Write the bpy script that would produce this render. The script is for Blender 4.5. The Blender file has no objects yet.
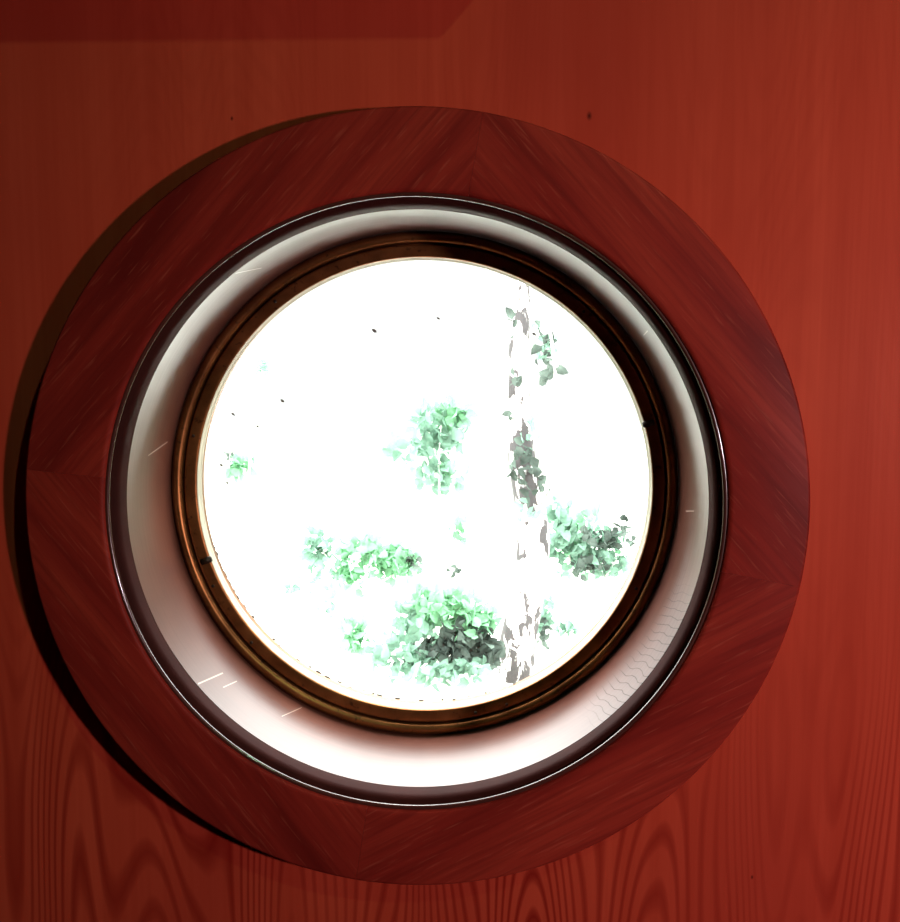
import bpy, bmesh, math, random
from mathutils import Vector, Matrix
PI = math.pi
S = bpy.context.scene
COL = S.collection
H = 1.45                      # height of the porthole centre above the floor
GROUND = -0.2                 # the yard outside lies a step lower than the floor

# ------------------------------------------------------------------ helpers
def tag(o, label=None, cat=None, group=None, kind=None):
    if label: o['label'] = label
    if cat: o['category'] = cat
    if group: o['group'] = group
    if kind: o['kind'] = kind
    return o

def empty(name, loc):
    o = bpy.data.objects.new(name, None)
    o.location = loc
    o.empty_display_size = 0.1
    COL.objects.link(o)
    return o

def link(name, bm, mat, parent=None, smooth=True, loc=None):
    me = bpy.data.meshes.new(name)
    bm.normal_update()
    bm.to_mesh(me)
    bm.free()
    if smooth:
        for p in me.polygons: p.use_smooth = True
    me.materials.append(mat)
    o = bpy.data.objects.new(name, me)
    COL.objects.link(o)
    if parent: o.parent = parent
    if loc: o.location = loc
    return o

def sharpen(o, deg=35):
    """mark hard edges so that smooth shading keeps the mouldings crisp"""
    bm = bmesh.new(); bm.from_mesh(o.data)
    for e in bm.edges:
        if len(e.link_faces) == 2 and e.calc_face_angle(0) > math.radians(deg): e.smooth = False
    bm.to_mesh(o.data); bm.free()
    return o

def revolve(bm, prof, n=192, a0=0.0, a1=2*PI, closed=True, caps=False, uv=False):
    """turn a profile of (radius, y) about the y axis; closed profile loops on itself"""
    full = abs(a1-a0-2*PI) < 1e-6
    rows = []
    cnt = n if full else n+1
    for i in range(cnt):
        a = a0+(a1-a0)*i/n
        rows.append([bm.verts.new((r*math.cos(a), y, r*math.sin(a))) for r, y in prof])
    m = len(prof)
    lay = bm.loops.layers.uv.new('UVMap') if uv else None
    for i in range(n):
        A, B = rows[i], rows[(i+1) % cnt]
        for j in range(m if closed else m-1):
            k = (j+1) % m
            f = bm.faces.new((A[j], B[j], B[k], A[k]))
            if uv:
                us = [(i/n, prof[j][1]), ((i+1)/n, prof[j][1]), ((i+1)/n, prof[k][1]), (i/n, prof[k][1])]
                for l, c in zip(f.loops, us): l[lay].uv = c
    if caps and not full:
        bm.faces.new(rows[0]); bm.faces.new(rows[-1][::-1])
    bmesh.ops.recalc_face_normals(bm, faces=bm.faces)

def box(bm, c, s, rot=None):
    M = Matrix.Translation(c)
    if rot: M = M @ rot.to_4x4()
    r = bmesh.ops.create_cube(bm, size=1, matrix=M @ Matrix.Diagonal((s[0], s[1], s[2], 1)))
    return r['verts']

def tube(bm, pts, rads, n=12, jit=0.0, rnd=None):
    rings = []
    for i, p in enumerate(pts):
        p = Vector(p)
        d = (Vector(pts[min(i+1, len(pts)-1)])-Vector(pts[max(i-1, 0)])).normalized()
        u = d.cross(Vector((0, 1, 0)))
        if u.length < 1e-3: u = d.cross(Vector((1, 0, 0)))
        u.normalize(); v = d.cross(u)
        ring = []
        for k in range(n):
            a = 2*PI*k/n
            r = rads[i]*(1+(rnd.uniform(-jit, jit) if rnd else 0))
            ring.append(bm.verts.new(p+u*math.cos(a)*r+v*math.sin(a)*r))
        rings.append(ring)
    for A, B in zip(rings, rings[1:]):
        for k in range(n): bm.faces.new((A[k], A[(k+1) % n], B[(k+1) % n], B[k]))
    bm.faces.new(rings[0][::-1]); bm.faces.new(rings[-1])

# ------------------------------------------------------------------ node helpers
class NT:
    def __init__(self, name):
        self.m = bpy.data.materials.new(name); self.m.use_nodes = True
        self.t = self.m.node_tree; self.t.nodes.clear()
        self.out = self.t.nodes.new('ShaderNodeOutputMaterial')
    def n(self, typ, **kw):
        nd = self.t.nodes.new(typ)
        for k, v in kw.items():
            if k in nd.inputs: self.set(nd.inputs[k], v)
            else: setattr(nd, k, v)
        return nd
    def set(self, sock, v):
        if isinstance(v, bpy.types.NodeSocket): self.t.links.new(v, sock)
        else: sock.default_value = v
    def math(self, op, a, b=0.0, c=0.0, clamp=False):
        nd = self.t.nodes.new('ShaderNodeMath'); nd.operation = op; nd.use_clamp = clamp
        for i, v in enumerate((a, b, c)): self.set(nd.inputs[i], v)
        return nd.outputs[0]
    def ramp(self, fac, stops, interp='LINEAR'):
        nd = self.t.nodes.new('ShaderNodeValToRGB'); nd.color_ramp.interpolation = interp
        el = nd.color_ramp.elements
        while len(el) < len(stops): el.new(0.5)
        for e, (p, c) in zip(el, stops):
            e.position = p; e.color = (c, c, c, 1) if not hasattr(c, '__len__') else (*c, 1)
        self.set(nd.inputs[0], fac)
        return nd.outputs[0]
    def mix(self, fac, a, b, blend='MIX'):
        nd = self.t.nodes.new('ShaderNodeMix'); nd.data_type = 'RGBA'; nd.blend_type = blend
        self.set(nd.inputs[0], fac)
        for i, v in ((6, a), (7, b)):
            self.set(nd.inputs[i], v if isinstance(v, bpy.types.NodeSocket) else (*v, 1))
        return nd.outputs[2]
    def coord(self, kind='Object'):
        return self.t.nodes.new('ShaderNodeTexCoord').outputs[kind]
    def xyz(self, v):
        nd = self.t.nodes.new('ShaderNodeSeparateXYZ'); self.set(nd.inputs[0], v); return nd.outputs
    def comb(self, x, y, z):
        nd = self.t.nodes.new('ShaderNodeCombineXYZ')
        for i, v in enumerate((x, y, z)): self.set(nd.inputs[i], v)
        return nd.outputs[0]
    def mapv(self, v, scale=(1, 1, 1), loc=(0, 0, 0)):
        nd = self.t.nodes.new('ShaderNodeMapping'); self.set(nd.inputs[0], v)
        nd.inputs['Scale'].default_value = scale; nd.inputs['Location'].default_value = loc
        return nd.outputs[0]
    def noise(self, v, scale=1.0, detail=2.0, rough=0.5, dist=0.0):
        nd = self.t.nodes.new('ShaderNodeTexNoise'); self.set(nd.inputs['Vector'], v)
        nd.inputs['Scale'].default_value = scale; nd.inputs['Detail'].default_value = detail
        nd.inputs['Roughness'].default_value = rough; nd.inputs['Distortion'].default_value = dist
        return nd.outputs[0]
    def bsdf(self, base, rough, bump=None, bstr=0.1, bdist=0.001, **kw):
        nd = self.t.nodes.new('ShaderNodeBsdfPrincipled')
        self.set(nd.inputs['Base Color'], base if isinstance(base, bpy.types.NodeSocket) else (*base, 1))
        self.set(nd.inputs['Roughness'], rough)
        for k, v in kw.items(): self.set(nd.inputs[k.replace('_', ' ')], v)
        if bump is not None:
            b = self.n('ShaderNodeBump', Strength=bstr, Distance=bdist, Height=bump)
            self.t.links.new(b.outputs[0], nd.inputs['Normal'])
        self.t.links.new(nd.outputs[0], self.out.inputs[0])
        return nd

# ------------------------------------------------------------------ materials
def mat_plywood():
    """rotary-cut plywood stained red: vertical cathedral grain, stronger towards the lower right"""
    N = NT('red_stained_plywood')
    c = N.coord(); x, y, z = N.xyz(c)
    field = N.noise(N.mapv(c, (5.2, 1, 0.75), (3.1, 0, 0.4)), 1.0, 2.0, 0.45)
    rings = N.math('PINGPONG', N.math('MULTIPLY', field, 170.0), 1.0)
    line = N.ramp(rings, [(0.0, 1.0), (0.30, 0.65), (0.55, 0.0)])
    # grain shows most low on the sheet, and hardly at all at its upper half
    low = N.n('ShaderNodeMapRange', Value=z, **{'From Min': H-0.02, 'From Max': H-0.24, 'To Min': 0.08, 'To Max': 1.0})
    low.interpolation_type = 'SMOOTHSTEP'
    blot = N.ramp(N.noise(N.mapv(c, (6, 1, 1.8), (0, 0, 7)), 1.0, 2.0), [(0.35, 0.25), (0.62, 1.0)])
    gmask = N.math('MULTIPLY', low.outputs[0], blot)
    grain = N.math('MULTIPLY', line, gmask)
    fibre = N.noise(N.mapv(c, (260, 1, 5)), 1.0, 3.0, 0.6)
    streak = N.noise(N.mapv(c, (38, 1, 1.1), (0, 0, 2)), 1.0, 3.0, 0.55)
    tone = N.noise(N.mapv(c, (5.0, 1, 2.4), (1, 0, 5)), 1.0, 3.0, 0.5)
    base = N.ramp(tone, [(0.30, (0.37, 0.037, 0.0200)), (0.52, (0.44, 0.050, 0.0245)), (0.74, (0.50, 0.064, 0.0295))])
    base = N.mix(N.ramp(streak, [(0.40, 0.0), (0.72, 0.42)]), base, (0.30, 0.022, 0.010))
    base = N.mix(N.ramp(fibre, [(0.40, 0.0), (0.75, 0.22)]), base, (0.30, 0.024, 0.010))
    col = N.mix(N.math('MULTIPLY', grain, 0.95), base, (0.205, 0.010, 0.0060))
    for kx, kz in ((0.119, 0.268), (-0.125, 0.268), (0.245, -0.272)):       # pin knots
        dx = N.math('MULTIPLY', N.math('SUBTRACT', x, kx), 1.6); dz = N.math('SUBTRACT', z, H+kz)
        d = N.math('SQRT', N.math('ADD', N.math('MULTIPLY', dx, dx), N.math('MULTIPLY', dz, dz)))
        col = N.mix(N.math('SUBTRACT', 1.0, N.math('DIVIDE', d, 0.0036 if kx == 0.119 else 0.0020), clamp=True), col, (0.04, 0.004, 0.003))
    N.bsdf(col, N.math('ADD', N.math('MULTIPLY', fibre, 0.10), 0.40), bump=N.math('ADD', fibre, grain), bstr=0.12,
           bdist=0.0006, **{'Specular_IOR_Level': 0.03})
    return N.m

def mat_casing(name, seed, dark):
    """one mitred length of casing: straight grain along the piece's own x axis, varnished"""
    N = NT(name)
    c = N.mapv(N.coord(), (1, 1, 1), (seed*1.7, seed*0.9, seed*2.3))
    band = N.noise(N.mapv(c, (2.6, 10, 30)), 1.0, 3.0, 0.55, 0.25)
    fine = N.noise(N.mapv(c, (14, 60, 330)), 1.0, 3.0, 0.6)
    pore = N.noise(N.mapv(c, (40, 200, 620), (4, 1, 2)), 1.0, 1.0, 0.5)
    base = N.ramp(band, [(0.28, (0.115*dark, 0.0080*dark, 0.0062*dark)), (0.5, (0.215*dark, 0.0165*dark, 0.0110*dark)),
                         (0.72, (0.285*dark, 0.0270*dark, 0.0155*dark))])
    base = N.mix(N.ramp(fine, [(0.42, 0.0), (0.75, 0.55)]), base, (0.11*dark, 0.008*dark, 0.006*dark))
    base = N.mix(N.ramp(pore, [(0.62, 0.0), (0.80, 0.32)]), base, (0.40*dark, 0.075*dark, 0.045*dark))
    N.bsdf(base, N.math('ADD', N.math('MULTIPLY', fine, 0.14), 0.36), bump=fine, bstr=0.10, bdist=0.0005,
           **{'Specular_IOR_Level': 0.05})
    return N.m

def seg_mask(N, u, v, p, q, w):
    """soft mask of a scratch from p to q on the sleeve's unrolled (arc length, depth) sheet"""
    dx, dy = q[0]-p[0], q[1]-p[1]; L = math.hypot(dx, dy); dx, dy = dx/L, dy/L
    a = N.math('SUBTRACT', u, p[0]); b = N.math('SUBTRACT', v, p[1])
    along = N.math('ADD', N.math('MULTIPLY', a, dx), N.math('MULTIPLY', b, dy))
    across = N.math('ABSOLUTE', N.math('SUBTRACT', N.math('MULTIPLY', a, dy), N.math('MULTIPLY', b, dx)))
    inside = N.math('MULTIPLY', N.math('GREATER_THAN', along, 0.0), N.math('LESS_THAN', along, L))
    edge = N.math('SUBTRACT', 1.0, N.math('DIVIDE', across, w), clamp=True)
    return N.math('MULTIPLY', edge, inside)

def mat_sleeve():
    N = NT('varnished_red_wood_sleeve')
    u, v, _ = N.xyz(N.n('ShaderNodeUVMap', uv_map='UVMap').outputs[0])     # u 0..1 round the sleeve, v metres deep
    s = N.math('MULTIPLY', u, 2*PI*0.2064)                                   # arc length
    c = N.coord()
    brush = N.noise(N.comb(N.math('MULTIPLY', s, 6.0), N.math('MULTIPLY', v, 260.0), 0.0), 1.0, 3.0, 0.6)
    cloud = N.noise(N.mapv(c, (16, 16, 16)), 1.0, 3.0)
    base = N.ramp(cloud, [(0.3, (0.085, 0.026, 0.017)), (0.7, (0.120, 0.040, 0.027))])
    base = N.mix(N.ramp(brush, [(0.45, 0.0), (0.75, 0.35)]), base, (0.070, 0.024, 0.016))
    # wavy chatter marks on the lower right, nearest the room
    A = lambda deg: (deg % 360)/360*2*PI*0.2064
    wave = N.math('ADD', s, N.math('MULTIPLY', N.math('SINE', N.math('MULTIPLY', v, 190.0)), 0.0008))
    wave = N.math('ADD', wave, N.math('MULTIPLY', v, 0.22))
    wave = N.math('ADD', wave, N.math('MULTIPLY', N.noise(N.comb(N.math('MULTIPLY', s, 40.0), N.math('MULTIPLY', v, 40.0), 3.0)), 0.006))
    stripe = N.ramp(N.math('FRACT', N.math('MULTIPLY', wave, 150.0)), [(0.0, 0.0), (0.42, 0.0), (0.5, 1.0), (0.58, 0.0)])
    zu = N.n('ShaderNodeMapRange', Value=u, **{'From Min': 306/360, 'From Max': 313/360}); zu.interpolation_type = 'SMOOTHSTEP'
    zu2 = N.n('ShaderNodeMapRange', Value=u, **{'From Min': 347/360, 'From Max': 335/360}); zu2.interpolation_type = 'SMOOTHSTEP'
    zv = N.n('ShaderNodeMapRange', Value=v, **{'From Min': 0.068, 'From Max': 0.040}); zv.interpolation_type = 'SMOOTHSTEP'
    zone = N.math('MULTIPLY', N.math('MULTIPLY', zu.outputs[0], zu2.outputs[0]), zv.outputs[0])
    base = N.mix(N.math('MULTIPLY', N.math('MULTIPLY', stripe, zone), 0.8), base, (0.020, 0.008, 0.006))
    scr = None
    for deg, v0, ddeg, v1, w in ((127.5, 0.004, 124.0, 0.040, 0.0007), (171, 0.040, 169, 0.082, 0.0006), (219.5, 0.002, 222, 0.048, 0.0008),
                                 (224, 0.030, 225.5, 0.056, 0.0006), (37, 0.020, 36.2, 0.046, 0.0006), (-2.5, 0.044, -3.5, 0.068, 0.0006),
                                 (238, 0.055, 241, 0.09, 0.0005)):
        m = seg_mask(N, s, v, (A(deg), v0), (A(ddeg), v1), w)
        scr = m if scr is None else N.math('MAXIMUM', scr, m)
    base = N.mix(N.math('MULTIPLY', scr, 0.7), base, (0.80, 0.62, 0.52))
    N.bsdf(base, N.math('ADD', N.math('MULTIPLY', brush, 0.08), 0.26), bump=N.math('SUBTRACT', brush, N.math('MULTIPLY', stripe, zone)),
           bstr=0.12, bdist=0.0005, **{'Specular_IOR_Level': N.math('MULTIPLY', 0.5, N.math('SUBTRACT', 1.0, N.math('MULTIPLY', N.math('MULTIPLY', stripe, zone), 0.85)))})
    return N.m

def mat_bronze():
    N = NT('aged_bronze')
    c = N.coord()
    a = N.noise(N.mapv(c, (30, 30, 30)), 1.0, 4.0, 0.6)
    speck = N.noise(N.mapv(c, (190, 190, 190)), 1.0, 2.0)
    base = N.ramp(a, [(0.3, (0.145, 0.052, 0.016)), (0.55, (0.25, 0.096, 0.030)), (0.75, (0.34, 0.135, 0.042))])
    base = N.mix(N.ramp(speck, [(0.62, 0.0), (0.72, 0.7)]), base, (0.05, 0.022, 0.010))
    N.bsdf(base, N.math('ADD', N.math('MULTIPLY', a, 0.2), 0.28), Metallic=0.88, bump=speck, bstr=0.08, bdist=0.0005)
    return N.m

def mat_plain(name, col, rough, **kw):
    N = NT(name)
    a = N.noise(N.mapv(N.coord(), (40, 40, 40)), 1.0, 3.0)
    k = lambda f: tuple(min(1, v*f) for v in col)
    N.bsdf(N.ramp(a, [(0.3, k(0.85)), (0.7, k(1.12))]), rough, **kw)
    return N.m

def mat_glass():
    N = NT('clear_glass')
    tr = N.n('ShaderNodeBsdfTransparent', Color=(0.97, 0.985, 0.975, 1))
    gl = N.n('ShaderNodeBsdfGlossy', Roughness=0.02)
    back = N.n('ShaderNodeNewGeometry').outputs['Backfacing']
    lw = N.n('ShaderNodeFresnel', IOR=N.math('SUBTRACT', 1.45, N.math('MULTIPLY', back, 1.45-1/1.45)))
    mx = N.n('ShaderNodeMixShader')
    N.t.links.new(lw.outputs[0], mx.inputs[0]); N.t.links.new(tr.outputs[0], mx.inputs[1]); N.t.links.new(gl.outputs[0], mx.inputs[2])
    N.t.links.new(mx.outputs[0], N.out.inputs[0])
    return N.m

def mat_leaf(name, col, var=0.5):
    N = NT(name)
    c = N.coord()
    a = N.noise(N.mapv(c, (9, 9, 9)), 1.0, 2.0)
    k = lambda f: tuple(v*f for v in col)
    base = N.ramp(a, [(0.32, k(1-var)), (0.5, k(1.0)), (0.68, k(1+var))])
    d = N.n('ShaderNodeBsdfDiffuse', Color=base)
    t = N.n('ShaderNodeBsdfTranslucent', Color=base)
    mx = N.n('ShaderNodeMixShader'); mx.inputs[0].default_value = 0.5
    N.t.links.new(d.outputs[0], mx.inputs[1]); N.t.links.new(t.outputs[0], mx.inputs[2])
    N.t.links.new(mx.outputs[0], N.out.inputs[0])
    return N.m

def mat_bark():
    """pale bark with dappled shade painted in as dark grey patches"""
    N = NT('painted_dapple_bark')
    c = N.coord(); x, y, z = N.xyz(c)
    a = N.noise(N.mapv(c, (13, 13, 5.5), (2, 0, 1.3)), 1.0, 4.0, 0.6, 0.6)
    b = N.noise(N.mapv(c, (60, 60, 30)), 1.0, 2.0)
    # the painted shade crowds together in two stretches of the trunk
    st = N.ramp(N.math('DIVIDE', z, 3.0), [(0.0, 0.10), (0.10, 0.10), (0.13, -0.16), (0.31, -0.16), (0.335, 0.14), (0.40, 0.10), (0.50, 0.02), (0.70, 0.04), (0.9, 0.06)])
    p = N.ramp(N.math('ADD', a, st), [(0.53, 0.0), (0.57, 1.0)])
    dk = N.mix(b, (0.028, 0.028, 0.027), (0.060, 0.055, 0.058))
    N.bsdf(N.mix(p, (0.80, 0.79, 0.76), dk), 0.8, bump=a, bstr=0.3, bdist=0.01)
    return N.m

PLY = mat_plywood()
CAS = [mat_casing('red_casing_wood_%d' % i, i+1, d) for i, d in enumerate((1.0, 1.0, 1.0, 1.0))]
LIP = mat_plain('dark_stained_lip', (0.034, 0.0075, 0.006), 0.6, Specular_IOR_Level=0.03)
BEAD = mat_plain('highlight_bead_gloss', (0.060, 0.016, 0.012), 0.22, Specular_IOR_Level=0.6, Coat_Weight=0.6, Coat_Roughness=0.08)
SLEEVE, BRONZE, GLASS = mat_sleeve(), mat_bronze(), mat_glass()
SCREW = mat_plain('dark_screw_metal', (0.03, 0.018, 0.010), 0.45, Metallic=0.6)
SEAL = mat_plain('yellowed_seal', (0.62, 0.60, 0.47), 0.7)
GRIME = mat_plain('dried_grime', (0.20, 0.20, 0.18), 0.9)
FLOORM = mat_plain('brown_floor_boards', (0.16, 0.07, 0.035), 0.5)
CEILM = mat_plain('stained_ceiling_boards', (0.26, 0.06, 0.03), 0.6)
LEAF_A = mat_leaf('fresh_green_leaf', (0.19, 0.40, 0.235), 0.2)
LEAF_B = mat_leaf('pale_mint_leaf', (0.185, 0.315, 0.24), 0.2)
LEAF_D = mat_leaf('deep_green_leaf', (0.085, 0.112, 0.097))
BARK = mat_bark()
STEM = mat_plain('pale_stem', (0.80, 0.79, 0.74), 0.8)
TWIG = mat_plain('grey_twig', (0.14, 0.13, 0.12), 0.8)
def mat_ground():
    N = NT('gravel_and_added_lawn')
    c = N.coord()
    a = N.noise(N.mapv(c, (14, 14, 14)), 1.0, 4.0, 0.6)
    b = N.noise(N.mapv(c, (0.7, 0.7, 0.7)), 1.0, 3.0)
    base = N.mix(N.ramp(b, [(0.45, 0.0), (0.8, 0.25)]), (0.74, 0.73, 0.68), (0.62, 0.70, 0.60))
    # pale gravel fan between dark lawns, added out of view to darken sleeve reflections
    x, y, z = N.xyz(c)
    wob = N.math('MULTIPLY', N.math('SUBTRACT', N.noise(N.mapv(c, (1.6, 1.6, 1.6)), 1.0, 4.0, 0.6), 0.5), 0.9)
    right = N.math('SUBTRACT', x, N.math('ADD', N.math('MULTIPLY', y, 0.20), 0.25))
    left = N.math('SUBTRACT', N.math('MULTIPLY', y, -0.32), x)
    added_lawn = N.ramp(N.math('ADD', N.math('ADD', N.math('MAXIMUM', right, left), wob), 0.5), [(0.45, 0.0), (0.55, 1.0)])
    gr = N.noise(N.mapv(c, (60, 60, 60)), 1.0, 3.0)
    grass = N.mix(gr, (0.022, 0.026, 0.010), (0.055, 0.060, 0.024))
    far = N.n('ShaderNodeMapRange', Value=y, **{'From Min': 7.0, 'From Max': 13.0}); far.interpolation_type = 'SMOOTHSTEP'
    base = N.mix(far.outputs[0], base, (0.135, 0.14, 0.115))      # duller colour farther off, added to dim what the sleeve reflects
    base = N.mix(added_lawn, base, grass)
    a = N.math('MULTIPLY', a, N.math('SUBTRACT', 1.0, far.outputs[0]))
    a = N.math('MULTIPLY', a, N.math('SUBTRACT', 1.0, added_lawn))
    N.bsdf(N.mix(N.math('MULTIPLY', a, 0.3), base, (0.64, 0.63, 0.58)), 0.95, bump=a, bstr=0.4, bdist=0.02)
    return N.m
GRAVEL = mat_ground()

# ------------------------------------------------------------------ the room
X0, X1, YR, ZC = -1.6, 1.7, -2.7, 3.0
WT = 0.130                                            # wall thickness
def wall_with_hole():
    bm = bmesh.new()
    R = 0.2085
    L, Rr, B, T = X0, X1, -H, ZC-H                     # rectangle about the hole centre
    angs = sorted([2*PI*i/160 for i in range(160)] + [math.atan2(zz, xx) % (2*PI) for xx in (L, Rr) for zz in (B, T)])
    def edge(a):
        c, s = math.cos(a), math.sin(a); ts = []
        if c > 1e-9: ts.append(Rr/c)
        if c < -1e-9: ts.append(L/c)
        if s > 1e-9: ts.append(T/s)
        if s < -1e-9: ts.append(B/s)
        t = min(ts); return c*t, s*t
    fi, fo, bi, bo = [], [], [], []
    for a in angs:
        ex, ez = edge(a); cx, cz = R*math.cos(a), R*math.sin(a)
        fi.append(bm.verts.new((cx, 0, cz+H))); fo.append(bm.verts.new((ex, 0, ez+H)))
        bi.append(bm.verts.new((cx, WT, cz+H))); bo.append(bm.verts.new((ex, WT, ez+H)))
    n = len(angs)
    for i in range(n):
        j = (i+1) % n
        bm.faces.new((fi[i], fi[j], fo[j], fo[i])); bm.faces.new((bi[i], bo[i], bo[j], bi[j]))
        bm.faces.new((fi[i], bi[i], bi[j], fi[j])); bm.faces.new((fo[i], fo[j], bo[j], bo[i]))
    bmesh.ops.recalc_face_normals(bm, faces=bm.faces)
    return bm
tag(link('wall_back', wall_with_hole(), PLY, smooth=False), 'red-stained plywood wall with vertical grain around the round window', 'wall', kind='structure')
def slab(name, c, s, mat, label, cat):
    bm = bmesh.new(); box(bm, c, s)
    return tag(link(name, bm, mat, smooth=False), label, cat, kind='structure')
t = 0.06
slab('floor', ((X0+X1)/2, YR/2+WT/2, -t/2), (X1-X0+2*t, -YR+WT+2*t, t), FLOORM, 'brown board floor of the cabin', 'floor')
slab('ceiling', ((X0+X1)/2, YR/2+WT/2, ZC+t/2), (X1-X0+2*t, -YR+WT+2*t, t), CEILM, 'red-brown board ceiling of the cabin', 'ceiling')
slab('wall_left', (X0-t/2, YR/2+WT/2, ZC/2), (t, -YR+WT, ZC), PLY, 'red-stained plywood wall on the left of the cabin', 'wall')
slab('wall_right', (X1+t/2, YR/2+WT/2, ZC/2), (t, -YR+WT, ZC), PLY, 'red-stained plywood wall on the right of the cabin', 'wall')
slab('wall_rear', ((X0+X1)/2, YR-t/2, ZC/2), (X1-X0, t, ZC), PLY, 'red-stained plywood wall behind the viewer', 'wall')

# ------------------------------------------------------------------ casing: four mitred segments
tr = empty('trim_1', (0, 0, H))
tag(tr, 'wide round red-brown wooden casing ring of four mitred pieces around the porthole', 'window casing', kind='structure')
RO, RI, TT = 0.270, 0.2140, 0.022
prof = [(RI, -0.0005)]
for k in range(9):                                     # rounded inner lip
    a = PI/2*k/8; q = 0.0042
    prof.append((RI+q-q*math.cos(a), -TT+q-q*math.sin(a)))
for k in range(5):
    a = PI/2*k/4; q = 0.0022
    prof.append((RO-q+q*math.sin(a), -TT+q-q*math.cos(a)))
prof.append((RO, -0.0005))
joints = [80.0, 174.0, 261.0, 349.0, 440.0]
grain = [48.0, -52.0, 28.0, -48.0]                     # direction of the grain in each piece, degrees from level
for i in range(4):
    a0, a1 = math.radians(joints[i]+0.012), math.radians(joints[i+1]-0.012)
    bm = bmesh.new()
    revolve(bm, prof, n=64, a0=a0, a1=a1, caps=True)
    g = math.radians(grain[i])
    # the piece's own x axis runs with its grain
    M = Matrix.Rotation(g, 4, 'Y')                     # turns the drawn piece back so that its grain lies level
    bmesh.ops.transform(bm, matrix=M, verts=bm.verts)
    o = link('casing_segment', bm, CAS[i], tr)
    o.rotation_euler = (0, -g, 0)
    sharpen(o, 40)

bm = bmesh.new()
lip = [(RI-0.0002, -0.0006), (0.2066, -0.0006), (0.2068, -0.0105), (0.2076, -0.0132), (0.2092, -0.0150), (0.2131, -0.0165), (RI-0.0002, -0.0166)]
revolve(bm, lip, n=224)
tag(sharpen(link('inner_lip', bm, LIP, tr), 40), 'very dark brown inner lip')
bm = bmesh.new()
revolve(bm, [(0.2136+0.0020*math.cos(2*PI*k/12), -0.0178+0.0020*math.sin(2*PI*k/12)) for k in range(12)], n=224)  # added ring, stands in for the highlight on the casing's rounded edge
tag(link('highlight_bead', bm, BEAD, tr), 'thin glossy bead added to catch the edge highlight')

# ------------------------------------------------------------------ the porthole
wn = empty('window_1', (0, 0, H))
tag(wn, 'round porthole window with deep glossy sleeve and dark bronze rim', 'window', kind='structure')
RS, DB = 0.2064, 0.1013
bm = bmesh.new()
revolve(bm, [(RS, 0.0), (RS, 0.02), (RS, 0.04), (RS, 0.06), (RS, 0.08), (RS, DB+0.004), (RS+0.0018, DB+0.004), (RS+0.0018, 0.0)], n=256, uv=True)
tag(sharpen(link('sleeve', bm, SLEEVE, wn)), 'glossy varnished wooden sleeve with pale scratches')
bm = bmesh.new()
pr = [(RS-0.0004, 0.126), (RS-0.0004, 0.1010)]
for k in range(13):                                    # outer half-round bead
    a = PI*k/12
    pr.append((0.2012+0.0046*math.cos(a), 0.1000-0.0052*math.sin(a)))
pr += [(0.1962, 0.1030), (0.1954, 0.1030)]
for k in range(7):
    a = PI/2*k/6
    pr.append((0.1954-0.0016+0.0016*math.cos(a), 0.0995-0.0016*math.sin(a)))
pr += [(0.1873, 0.0997), (0.1862, 0.0999), (0.1857, 0.1005), (0.1857, 0.1018), (0.1870, 0.1022), (0.1870, 0.126)]
revolve(bm, pr, n=224)
rim = tag(sharpen(link('rim', bm, BRONZE, wn), 50), 'dark bronze two-step rim')
def on_ring(deg, r, y): a = math.radians(deg); return Vector((r*math.cos(a), y, r*math.sin(a)))
for deg, r in ((167, .1915), (222, .1920), (283, .1915), (291, .1920), (205, .1915), (48, .1915), (128, .1915), (335, .1915)):
    p = on_ring(deg, r, 0.0975)
    bm = bmesh.new()
    bmesh.ops.create_uvsphere(bm, u_segments=12, v_segments=8, radius=0.0014,
                              matrix=Matrix.Translation(p) @ Matrix.Diagonal((1, 0.5, 1, 1)))
    link('screw', bm, SCREW, rim)
for deg in (198.5, 16.5):                               # little clips holding the glass
    p = on_ring(deg, 0.1888, 0.0992)
    bm = bmesh.new()
    vs = box(bm, p, (0.0095, 0.0045, 0.0050), Matrix.Rotation(-math.radians(deg), 3, 'Y'))
    bmesh.ops.bevel(bm, geom=bm.edges[:], offset=0.0007, segments=2, affect='EDGES')
    link('clip', bm, SCREW, rim)
bm = bmesh.new()
revolve(bm, [(0.1869, 0.1024), (0.1859, 0.1026), (0.1857, 0.1060), (0.1855, 0.1090), (0.1848, 0.1102), (0.1844, 0.1111), (0.1869, 0.1111)], n=192)
link('glazing_seal', bm, SEAL, wn)
bm = bmesh.new()
revolve(bm, [(0.0, 0.1112), (0.1868, 0.1112), (0.1868, 0.1152), (0.0, 0.1152)], n=96, closed=False)
bmesh.ops.remove_doubles(bm, verts=bm.verts, dist=1e-6)
pane = sharpen(link('glass_pane', bm, GLASS, wn))
tag(pane, 'clear round glass pane with a few specks')
rnd = random.Random(4)
specks = [(-0.040, 0.128, 3.0), (-0.116, 0.071, 2.6), (-0.157, 0.060, 2.2), (-0.137, 0.050, 2.0), (-0.168, 0.018, 2.2), (-0.163, 0.003, 2.0),
          (0.090, 0.125, 2.6), (0.012, 0.138, 2.0)]
for x, z, s in specks:                                  # dried flecks on the room side of the pane
    bm = bmesh.new()
    r = bmesh.ops.create_icosphere(bm, subdivisions=2, radius=0.001*s*0.5)
    for v in bm.verts: v.co = Vector((v.co.x*(1.5+rnd.uniform(-.3, .3)), v.co.y*0.25, v.co.z*(0.7+rnd.uniform(-.25, .25))))
    bmesh.ops.rotate(bm, verts=bm.verts, cent=(0, 0, 0), matrix=Matrix.Rotation(0.6, 3, 'Y'))
    bmesh.ops.translate(bm, verts=bm.verts, vec=(x, 0.1110, z))
    link('fleck', bm, GRIME, pane)
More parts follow.
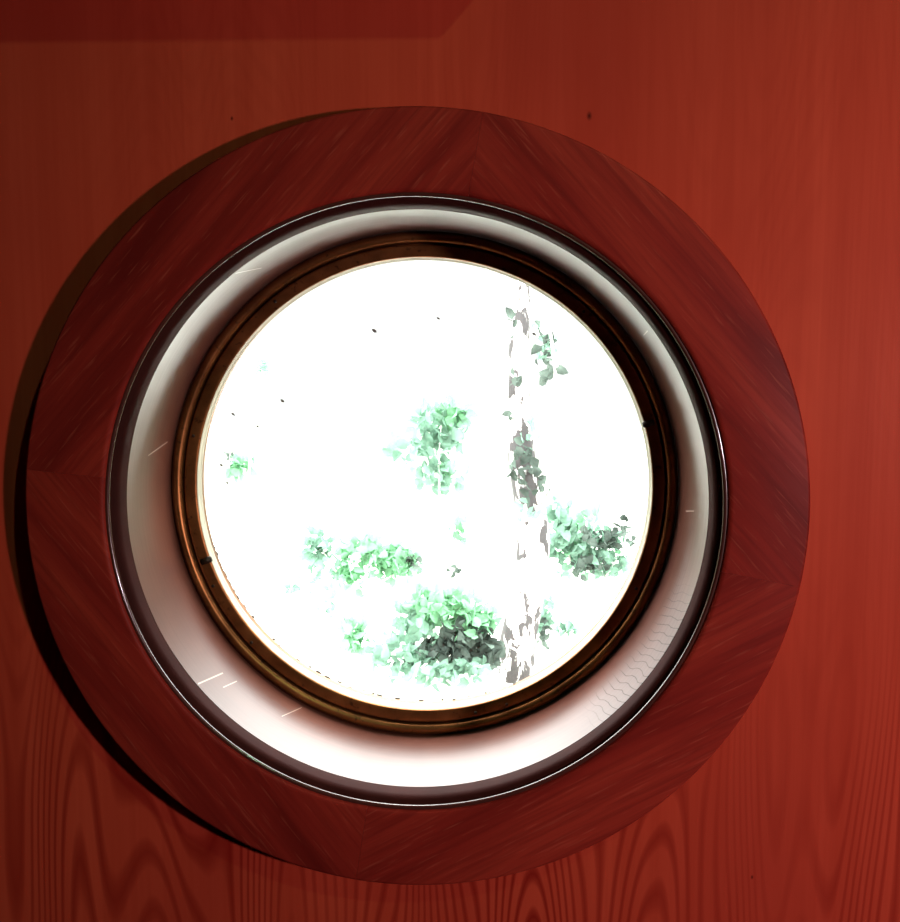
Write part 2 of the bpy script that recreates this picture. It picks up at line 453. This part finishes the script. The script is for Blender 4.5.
# broken line of grime where the pane meets the seal, lower left
bm = bmesh.new()
a = 196.0
while a < 296:
    L = rnd.uniform(0.4, 2.2)
    if rnd.random() < 0.72:
        r0 = 0.1822-0.0016*math.sin(math.radians((a-196)*1.8))+rnd.uniform(-.0006, .0006)
        w = rnd.uniform(0.0003, 0.0011)
        rows = []
        for k in range(4):
            aa = a+L*k/3; ww = w*(0.35 if k in (0, 3) else 1)
            rows.append([bm.verts.new(on_ring(aa, r0-ww, 0.1109)), bm.verts.new(on_ring(aa, r0+ww, 0.1109)), bm.verts.new(on_ring(aa, r0, 0.1103))])
        for A, B in zip(rows, rows[1:]):
            for i in range(3): bm.faces.new((A[i], A[(i+1) % 3], B[(i+1) % 3], B[i]))
        bm.faces.new(rows[0]); bm.faces.new(rows[-1][::-1])
    a += L+rnd.uniform(0.1, 1.6)
bmesh.ops.recalc_face_normals(bm, faces=bm.faces)
tag(link('grime_line', bm, GRIME, pane), 'thin broken line of dark grime', kind='stuff')

# ------------------------------------------------------------------ camera
cam = bpy.data.cameras.new('camera')
co = bpy.data.objects.new('camera', cam); COL.objects.link(co)
CAM = Vector((0.0423, -0.6662, H+0.0973)); PITCH, YAW, F = 0.0968, -0.0267, 950.0
co.location = CAM
co.rotation_euler = (PI/2-PITCH, 0, -YAW)
cam.sensor_fit = 'HORIZONTAL'; cam.sensor_width = 36.0; cam.lens = 36.0*F/900.0
cam.clip_start = 0.02; cam.clip_end = 200
S.camera = co
def at(px, py, dist):
    """a point of the yard, `dist` metres in front of the camera, from its bearing in the photograph"""
    v = Vector(((px-450)/F, (461-py)/F, -1.0))*dist
    return CAM+co.rotation_euler.to_matrix() @ v

# ------------------------------------------------------------------ the yard
def ground():
    bm = bmesh.new(); rnd = random.Random(9); n = 40; g = []
    for i in range(n+1):
        row = []
        for j in range(n+1):
            x, y = -15+30*i/n, 0.35+29*j/n
            row.append(bm.verts.new((x, y, GROUND+0.03*math.sin(x*1.1)*math.sin(y*0.8)*(1 if y > 1 else 0))))
        g.append(row)
    for i in range(n):
        for j in range(n): bm.faces.new((g[i][j], g[i+1][j], g[i+1][j+1], g[i][j+1]))
    r = bmesh.ops.extrude_face_region(bm, geom=bm.faces[:])
    for v in r['geom']:
        if isinstance(v, bmesh.types.BMVert): v.co.z = GROUND-0.3
    bmesh.ops.recalc_face_normals(bm, faces=bm.faces)
    return bm
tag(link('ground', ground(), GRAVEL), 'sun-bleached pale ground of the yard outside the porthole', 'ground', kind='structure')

def leaf(bm, p, size, rnd, up=0.3):
    d = Vector((rnd.gauss(0, 1), rnd.gauss(0, 1), rnd.gauss(0, 1)+up)).normalized()
    s = d.cross(Vector((rnd.gauss(0, 1), rnd.gauss(0, 1), rnd.gauss(0, 1)))).normalized()
    nrm = d.cross(s); w = size*rnd.uniform(.28, .42)
    pt = lambda a, b, c: bm.verts.new(p+d*a*size+s*b*w+nrm*c*size)
    base, tip = pt(0, 0, 0), pt(1, 0, -.10)
    m1, m2 = pt(.35, 0, .03), pt(.7, 0, 0)
    l1, l2, r1, r2 = pt(.3, 1, .12), pt(.7, .75, .06), pt(.3, -1, .12), pt(.7, -.75, .06)
    for f in ((base, m1, l1), (base, r1, m1), (m1, m2, l2, l1), (m1, r1, r2, m2), (m2, tip, l2), (m2, r2, tip)): bm.faces.new(f)

def clump(bm, c, rad, n, size, rnd):
    for _ in range(n):
        v = Vector((rnd.gauss(0, 1), rnd.gauss(0, 1), rnd.gauss(0, 1))).normalized()*(rnd.random()**0.45)
        leaf(bm, Vector(c)+Vector((v.x*rad[0], v.y*rad[1], v.z*rad[2])), size*rnd.uniform(.7, 1.25), rnd)

def plant(name, label, cat, base, stems, clumps, seed, leafmat, stemmat=STEM, sr=0.012, group=None):
    """an Empty on the ground > stems, foliage (one mesh per tint of leaf)"""
    rnd = random.Random(seed)
    root = empty(name, base); b = Vector(base)
    bm = bmesh.new()
    for tip in stems:
        tip = Vector(tip)-b; mid = tip*0.5+Vector((rnd.uniform(-.06, .06), rnd.uniform(-.06, .06), 0.05))
        tube(bm, [Vector((0, 0, -0.02)), mid*0.5, mid, tip*0.8+Vector((rnd.uniform(-.02, .02), 0, 0)), tip], [sr, sr*.85, sr*.7, sr*.5, sr*.25], 8)
    bmesh.ops.recalc_face_normals(bm, faces=bm.faces)
    link('stem', bm, stemmat, root)
    by = {}
    for cc in clumps:
        m = cc[4] if len(cc) > 4 else leafmat
        by.setdefault(m.name, (m, []))[1].append(cc)
    for m, lst in by.values():
        bm = bmesh.new()
        for cc in lst: clump(bm, Vector(cc[0])-b, [q*1.15 for q in cc[1]], int(cc[2]*1.7), cc[3], rnd)
        link('foliage', bm, m, root, smooth=False)
    tag(root, label, cat, group)
    return root
def foot(px, d, py=660):
    p = at(px, py, d); return Vector((p.x, p.y, GROUND))

# the tree with sun dapple painted into its bark
rnd = random.Random(21)
tb = foot(516, 5.4)
tree = empty('tree', tb)
tag(tree, 'slim tree with painted sun dapple on its trunk, right of the view centre', 'tree')
path = [(516, 672, .105), (518, 640, .098), (528, 590, .095), (533, 545, .092), (529, 500, .085), (522, 460, .075), (518, 410, .066), (519, 350, .056),
        (523, 290, .048), (530, 210, .036), (534, 120, .022)]
pts = [at(x, y, 5.4)-tb for x, y, r in path]; pts[0].z = -0.03
bm = bmesh.new(); tube(bm, pts, [r for *_, r in path], 18, 0.06, rnd)
bmesh.ops.recalc_face_normals(bm, faces=bm.faces)
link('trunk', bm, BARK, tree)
for lst in ([(531, 520, .030), (541, 490, .022), (552, 440, .016), (556, 370, .011), (548, 318, .006)],
            [(520, 440, .022), (505, 400, .014), (492, 340, .009), (486, 260, .005)],
            [(520, 360, .022), (540, 330, .014), (552, 322, .009), (565, 326, .005)]):
    bm = bmesh.new()
    tube(bm, [at(x, y, 5.38-.05*i)-tb for i, (x, y, r) in enumerate(lst)], [r for *_, r in lst], 8, 0.05, rnd)
    bmesh.ops.recalc_face_normals(bm, faces=bm.faces)
    link('branch', bm, STEM, tree)
bm = bmesh.new()
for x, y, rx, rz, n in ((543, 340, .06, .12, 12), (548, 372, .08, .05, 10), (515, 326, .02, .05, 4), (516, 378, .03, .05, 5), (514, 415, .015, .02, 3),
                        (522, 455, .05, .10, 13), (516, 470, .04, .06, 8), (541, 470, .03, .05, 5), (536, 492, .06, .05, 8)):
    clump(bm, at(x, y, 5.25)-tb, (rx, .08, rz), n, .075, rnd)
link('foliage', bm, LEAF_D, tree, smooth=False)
bm = bmesh.new()
for x, y, rx, rz, n in ((545, 350, .09, .14, 12), (528, 440, .06, .08, 8), (530, 425, .05, .04, 5), (526, 510, .06, .1, 8)):
    clump(bm, at(x, y, 5.3)-tb, (rx, .08, rz), n, .07, rnd)
link('foliage', bm, LEAF_B, tree, smooth=False)

# shrub at the foot of the tree
D = 5.0
plant('shrub', 'leafy shrub with a dark heart at the foot of the dappled tree, left of it', 'shrub', foot(452, D),
      [at(440, 600, D), at(470, 605, D), at(420, 620, D), at(360, 640, D)],
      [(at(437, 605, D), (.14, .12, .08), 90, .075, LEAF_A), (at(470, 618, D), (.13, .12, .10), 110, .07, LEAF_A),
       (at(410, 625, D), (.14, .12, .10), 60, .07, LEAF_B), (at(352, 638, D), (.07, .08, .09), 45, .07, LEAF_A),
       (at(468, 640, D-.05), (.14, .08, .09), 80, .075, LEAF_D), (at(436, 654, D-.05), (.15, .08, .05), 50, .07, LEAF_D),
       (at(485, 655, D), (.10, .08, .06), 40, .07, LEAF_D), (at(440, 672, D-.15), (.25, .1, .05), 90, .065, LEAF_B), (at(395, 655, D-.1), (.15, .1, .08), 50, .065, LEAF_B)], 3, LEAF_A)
# shrub at mid left
D = 6.5
plant('shrub', 'loose pale green shrub in the left half of the view, farther off', 'shrub', foot(355, D, 640),
      [at(320, 545, D), at(365, 540, D), at(405, 560, D), at(300, 590, D)],
      [(at(365, 550, D), (.16, .15, .08), 70, .085, LEAF_A), (at(398, 563, D), (.17, .15, .11), 120, .085, LEAF_A), (at(318, 548, D), (.10, .1, .13), 45, .08, LEAF_B),
       (at(350, 575, D), (.12, .1, .10), 50, .08, LEAF_A), (at(412, 562, D-.1), (.03, .05, .06), 12, .06, LEAF_D), (at(320, 580, D), (.16, .1, .14), 25, .07, LEAF_B),
       (at(290, 590, D), (.05, .1, .05), 10, .07, LEAF_B), (at(325, 610, D), (.06, .06, .06), 10, .06, LEAF_B)], 5, LEAF_A)
# sapling in the middle of the view
D = 6.2
plant('sapling', 'young tree with a tuft of pale leaves in the middle of the view', 'tree', foot(432, D, 640),
      [at(430, 470, D), at(442, 415, D), at(455, 430, D), at(458, 535, D)],
      [(at(440, 420, D), (.20, .15, .13), 48, .10, LEAF_B), (at(425, 447, D), (.24, .15, .12), 50, .10, LEAF_B), (at(436, 478, D), (.17, .12, .10), 34, .085, LEAF_B),
       (at(450, 415, D), (.08, .1, .08), 30, .09, LEAF_A), (at(448, 470, D), (.03, .05, .03), 9, .06, LEAF_A), (at(460, 535, D), (.04, .05, .09), 14, .08, LEAF_A),
       (at(452, 570, D), (.05, .05, .06), 8, .05, LEAF_D)], 8, LEAF_B)
# shrub at the right of the tree
D = 6.0
plant('shrub', 'spreading mint-green shrub at the right edge of the window glass', 'shrub', foot(590, D, 640),
      [at(560, 530, D), at(590, 540, D), at(628, 530, D), at(575, 560, D)],
      [(at(560, 530, D), (.09, .12, .20), 80, .08, LEAF_B), (at(590, 545, D), (.20, .12, .12), 90, .075, LEAF_B), (at(595, 565, D), (.22, .1, .07), 60, .07, LEAF_B),
       (at(595, 540, D-.1), (.12, .08, .06), 30, .06, LEAF_D), (at(625, 530, D-.1), (.05, .05, .12), 14, .06, LEAF_D), (at(593, 568, D-.1), (.10, .06, .05), 22, .06, LEAF_D),
       (at(580, 545, D+.1), (.25, .1, .2), 60, .08, LEAF_A)], 11, LEAF_B)
# low plant on the right
D = 5.6
plant('shrub', 'small low bush near the bottom right of the glass, right of the tree', 'shrub', foot(566, D, 650),
      [at(552, 610, D), at(568, 625, D), at(560, 630, D)],
      [(at(546, 615, D), (.05, .06, .12), 22, .06, LEAF_B), (at(566, 628, D), (.07, .06, .05), 18, .06, LEAF_B), (at(545, 635, D), (.03, .05, .1), 12, .05, LEAF_D)], 14, LEAF_B)
# thin sapling at far left
D = 6.8
plant('sapling', 'thin sapling with a single spray of leaves at the far left of the glass', 'tree', foot(232, D, 640),
      [at(238, 462, D), at(228, 440, D), at(262, 370, D)],
      [(at(243, 465, D), (.09, .08, .05), 26, .09, LEAF_A), (at(228, 458, D), (.05, .05, .03), 4, .06, LEAF_D), (at(262, 368, D), (.07, .06, .08), 9, .07, LEAF_B)], 17, LEAF_A)

# ------------------------------------------------------------------ light
w = bpy.data.worlds.new('sky'); S.world = w; w.use_nodes = True
nt = w.node_tree; nt.nodes.clear()
out = nt.nodes.new('ShaderNodeOutputWorld'); bg = nt.nodes.new('ShaderNodeBackground')
tc = nt.nodes.new('ShaderNodeTexCoord'); sx = nt.nodes.new('ShaderNodeSeparateXYZ')
nt.links.new(tc.outputs['Generated'], sx.inputs[0])
def wmap(src, a, b, c, d):
    m = nt.nodes.new('ShaderNodeMapRange'); m.interpolation_type = 'SMOOTHSTEP'; nt.links.new(src, m.inputs[0])
    for q, v in zip((1, 2, 3, 4), (a, b, c, d)): m.inputs[q].default_value = v
    return m.outputs[0]
def wmath(op, a, b=None):
    m = nt.nodes.new('ShaderNodeMath'); m.operation = op
    for q, v in ((0, a), (1, b)):
        if isinstance(v, bpy.types.NodeSocket): nt.links.new(v, m.inputs[q])
        elif v is not None: m.inputs[q].default_value = v
    return m.outputs[0]
# hazy white sky: bright overhead and behind the cabin; woods darken the horizon to either side
high = wmap(sx.outputs[2], 0.12, 0.36, 1.35, 12.0)
back = wmap(sx.outputs[1], 0.0, -0.6, 0.0, 3.5)  # extra sky glow added to light the near faces of the yard
side = wmath('MULTIPLY', wmath('MAXIMUM', wmap(sx.outputs[0], 0.20, 0.31, 0.0, 1.0), wmap(sx.outputs[0], -0.42, -0.52, 0.0, 1.0)), wmap(sx.outputs[2], 0.08, 0.30, 1.0, 0.0))
side = wmath('MULTIPLY', side, wmap(sx.outputs[1], -0.1, 0.2, 0.0, 1.0))
mx = nt.nodes.new('ShaderNodeMix'); mx.data_type = 'RGBA'; nt.links.new(side, mx.inputs[0])
mx.inputs[6].default_value = (1.0, 1.0, 0.985, 1); mx.inputs[7].default_value = (0.24, 0.23, 0.14, 1)
nt.links.new(mx.outputs[2], bg.inputs[0])
nt.links.new(wmath('ADD', wmath('ADD', high, back), wmap(sx.outputs[0], -0.28, -0.40, 0.0, 3.0)), bg.inputs[1])
nt.links.new(bg.outputs[0], out.inputs[0])

def aim(o, d): o.rotation_euler = Vector(d).to_track_quat('-Z', 'Y').to_euler()
def light(name, typ, loc, power, col, d=None):
    l = bpy.data.lights.new(name, typ); l.energy = power; l.color = col
    o = bpy.data.objects.new(name, l); o.location = loc; COL.objects.link(o)
    if d: aim(o, d)
    return l
sun = light('hazy_sun', 'SUN', (0, 4, 6), 3.0, (1.0, 0.97, 0.93), (0.0, -math.cos(math.radians(70)), -math.sin(math.radians(70))))
sun.angle = math.radians(20)
a = light('cabin_lamp', 'SPOT', (0.95, -1.0, H+0.05), 45.0, (1.0, 0.76, 0.80), (-0.66, 1.0, -0.09))
a.spot_size = math.radians(76); a.spot_blend = 1.0; a.shadow_soft_size = 0.035
b = light('skylight', 'SPOT', (0.95, -1.35, H+1.35), 36.0, (0.45, 1.0, 0.54), (-1.25, 1.35, -1.2))
b.spot_size = math.radians(42); b.spot_blend = 1.0; b.shadow_soft_size = 0.035
# a header board above the view, at the left, shades the top of the sheet from the skylight
bm = bmesh.new(); box(bm, (-0.62, -0.030, H+0.363+0.06), (1.36, 0.060, 0.12))
bmesh.ops.bevel(bm, geom=bm.edges[:], offset=0.003, segments=2, affect='EDGES')
tag(link('trim_2', bm, PLY, smooth=False), 'red-stained header board across the wall, above and left of the porthole', 'trim', kind='structure')

vs = S.view_settings
vs.view_transform = 'Standard'; vs.look = 'None'; vs.exposure = 0.0; vs.gamma = 1.0; vs.use_curve_mapping = False
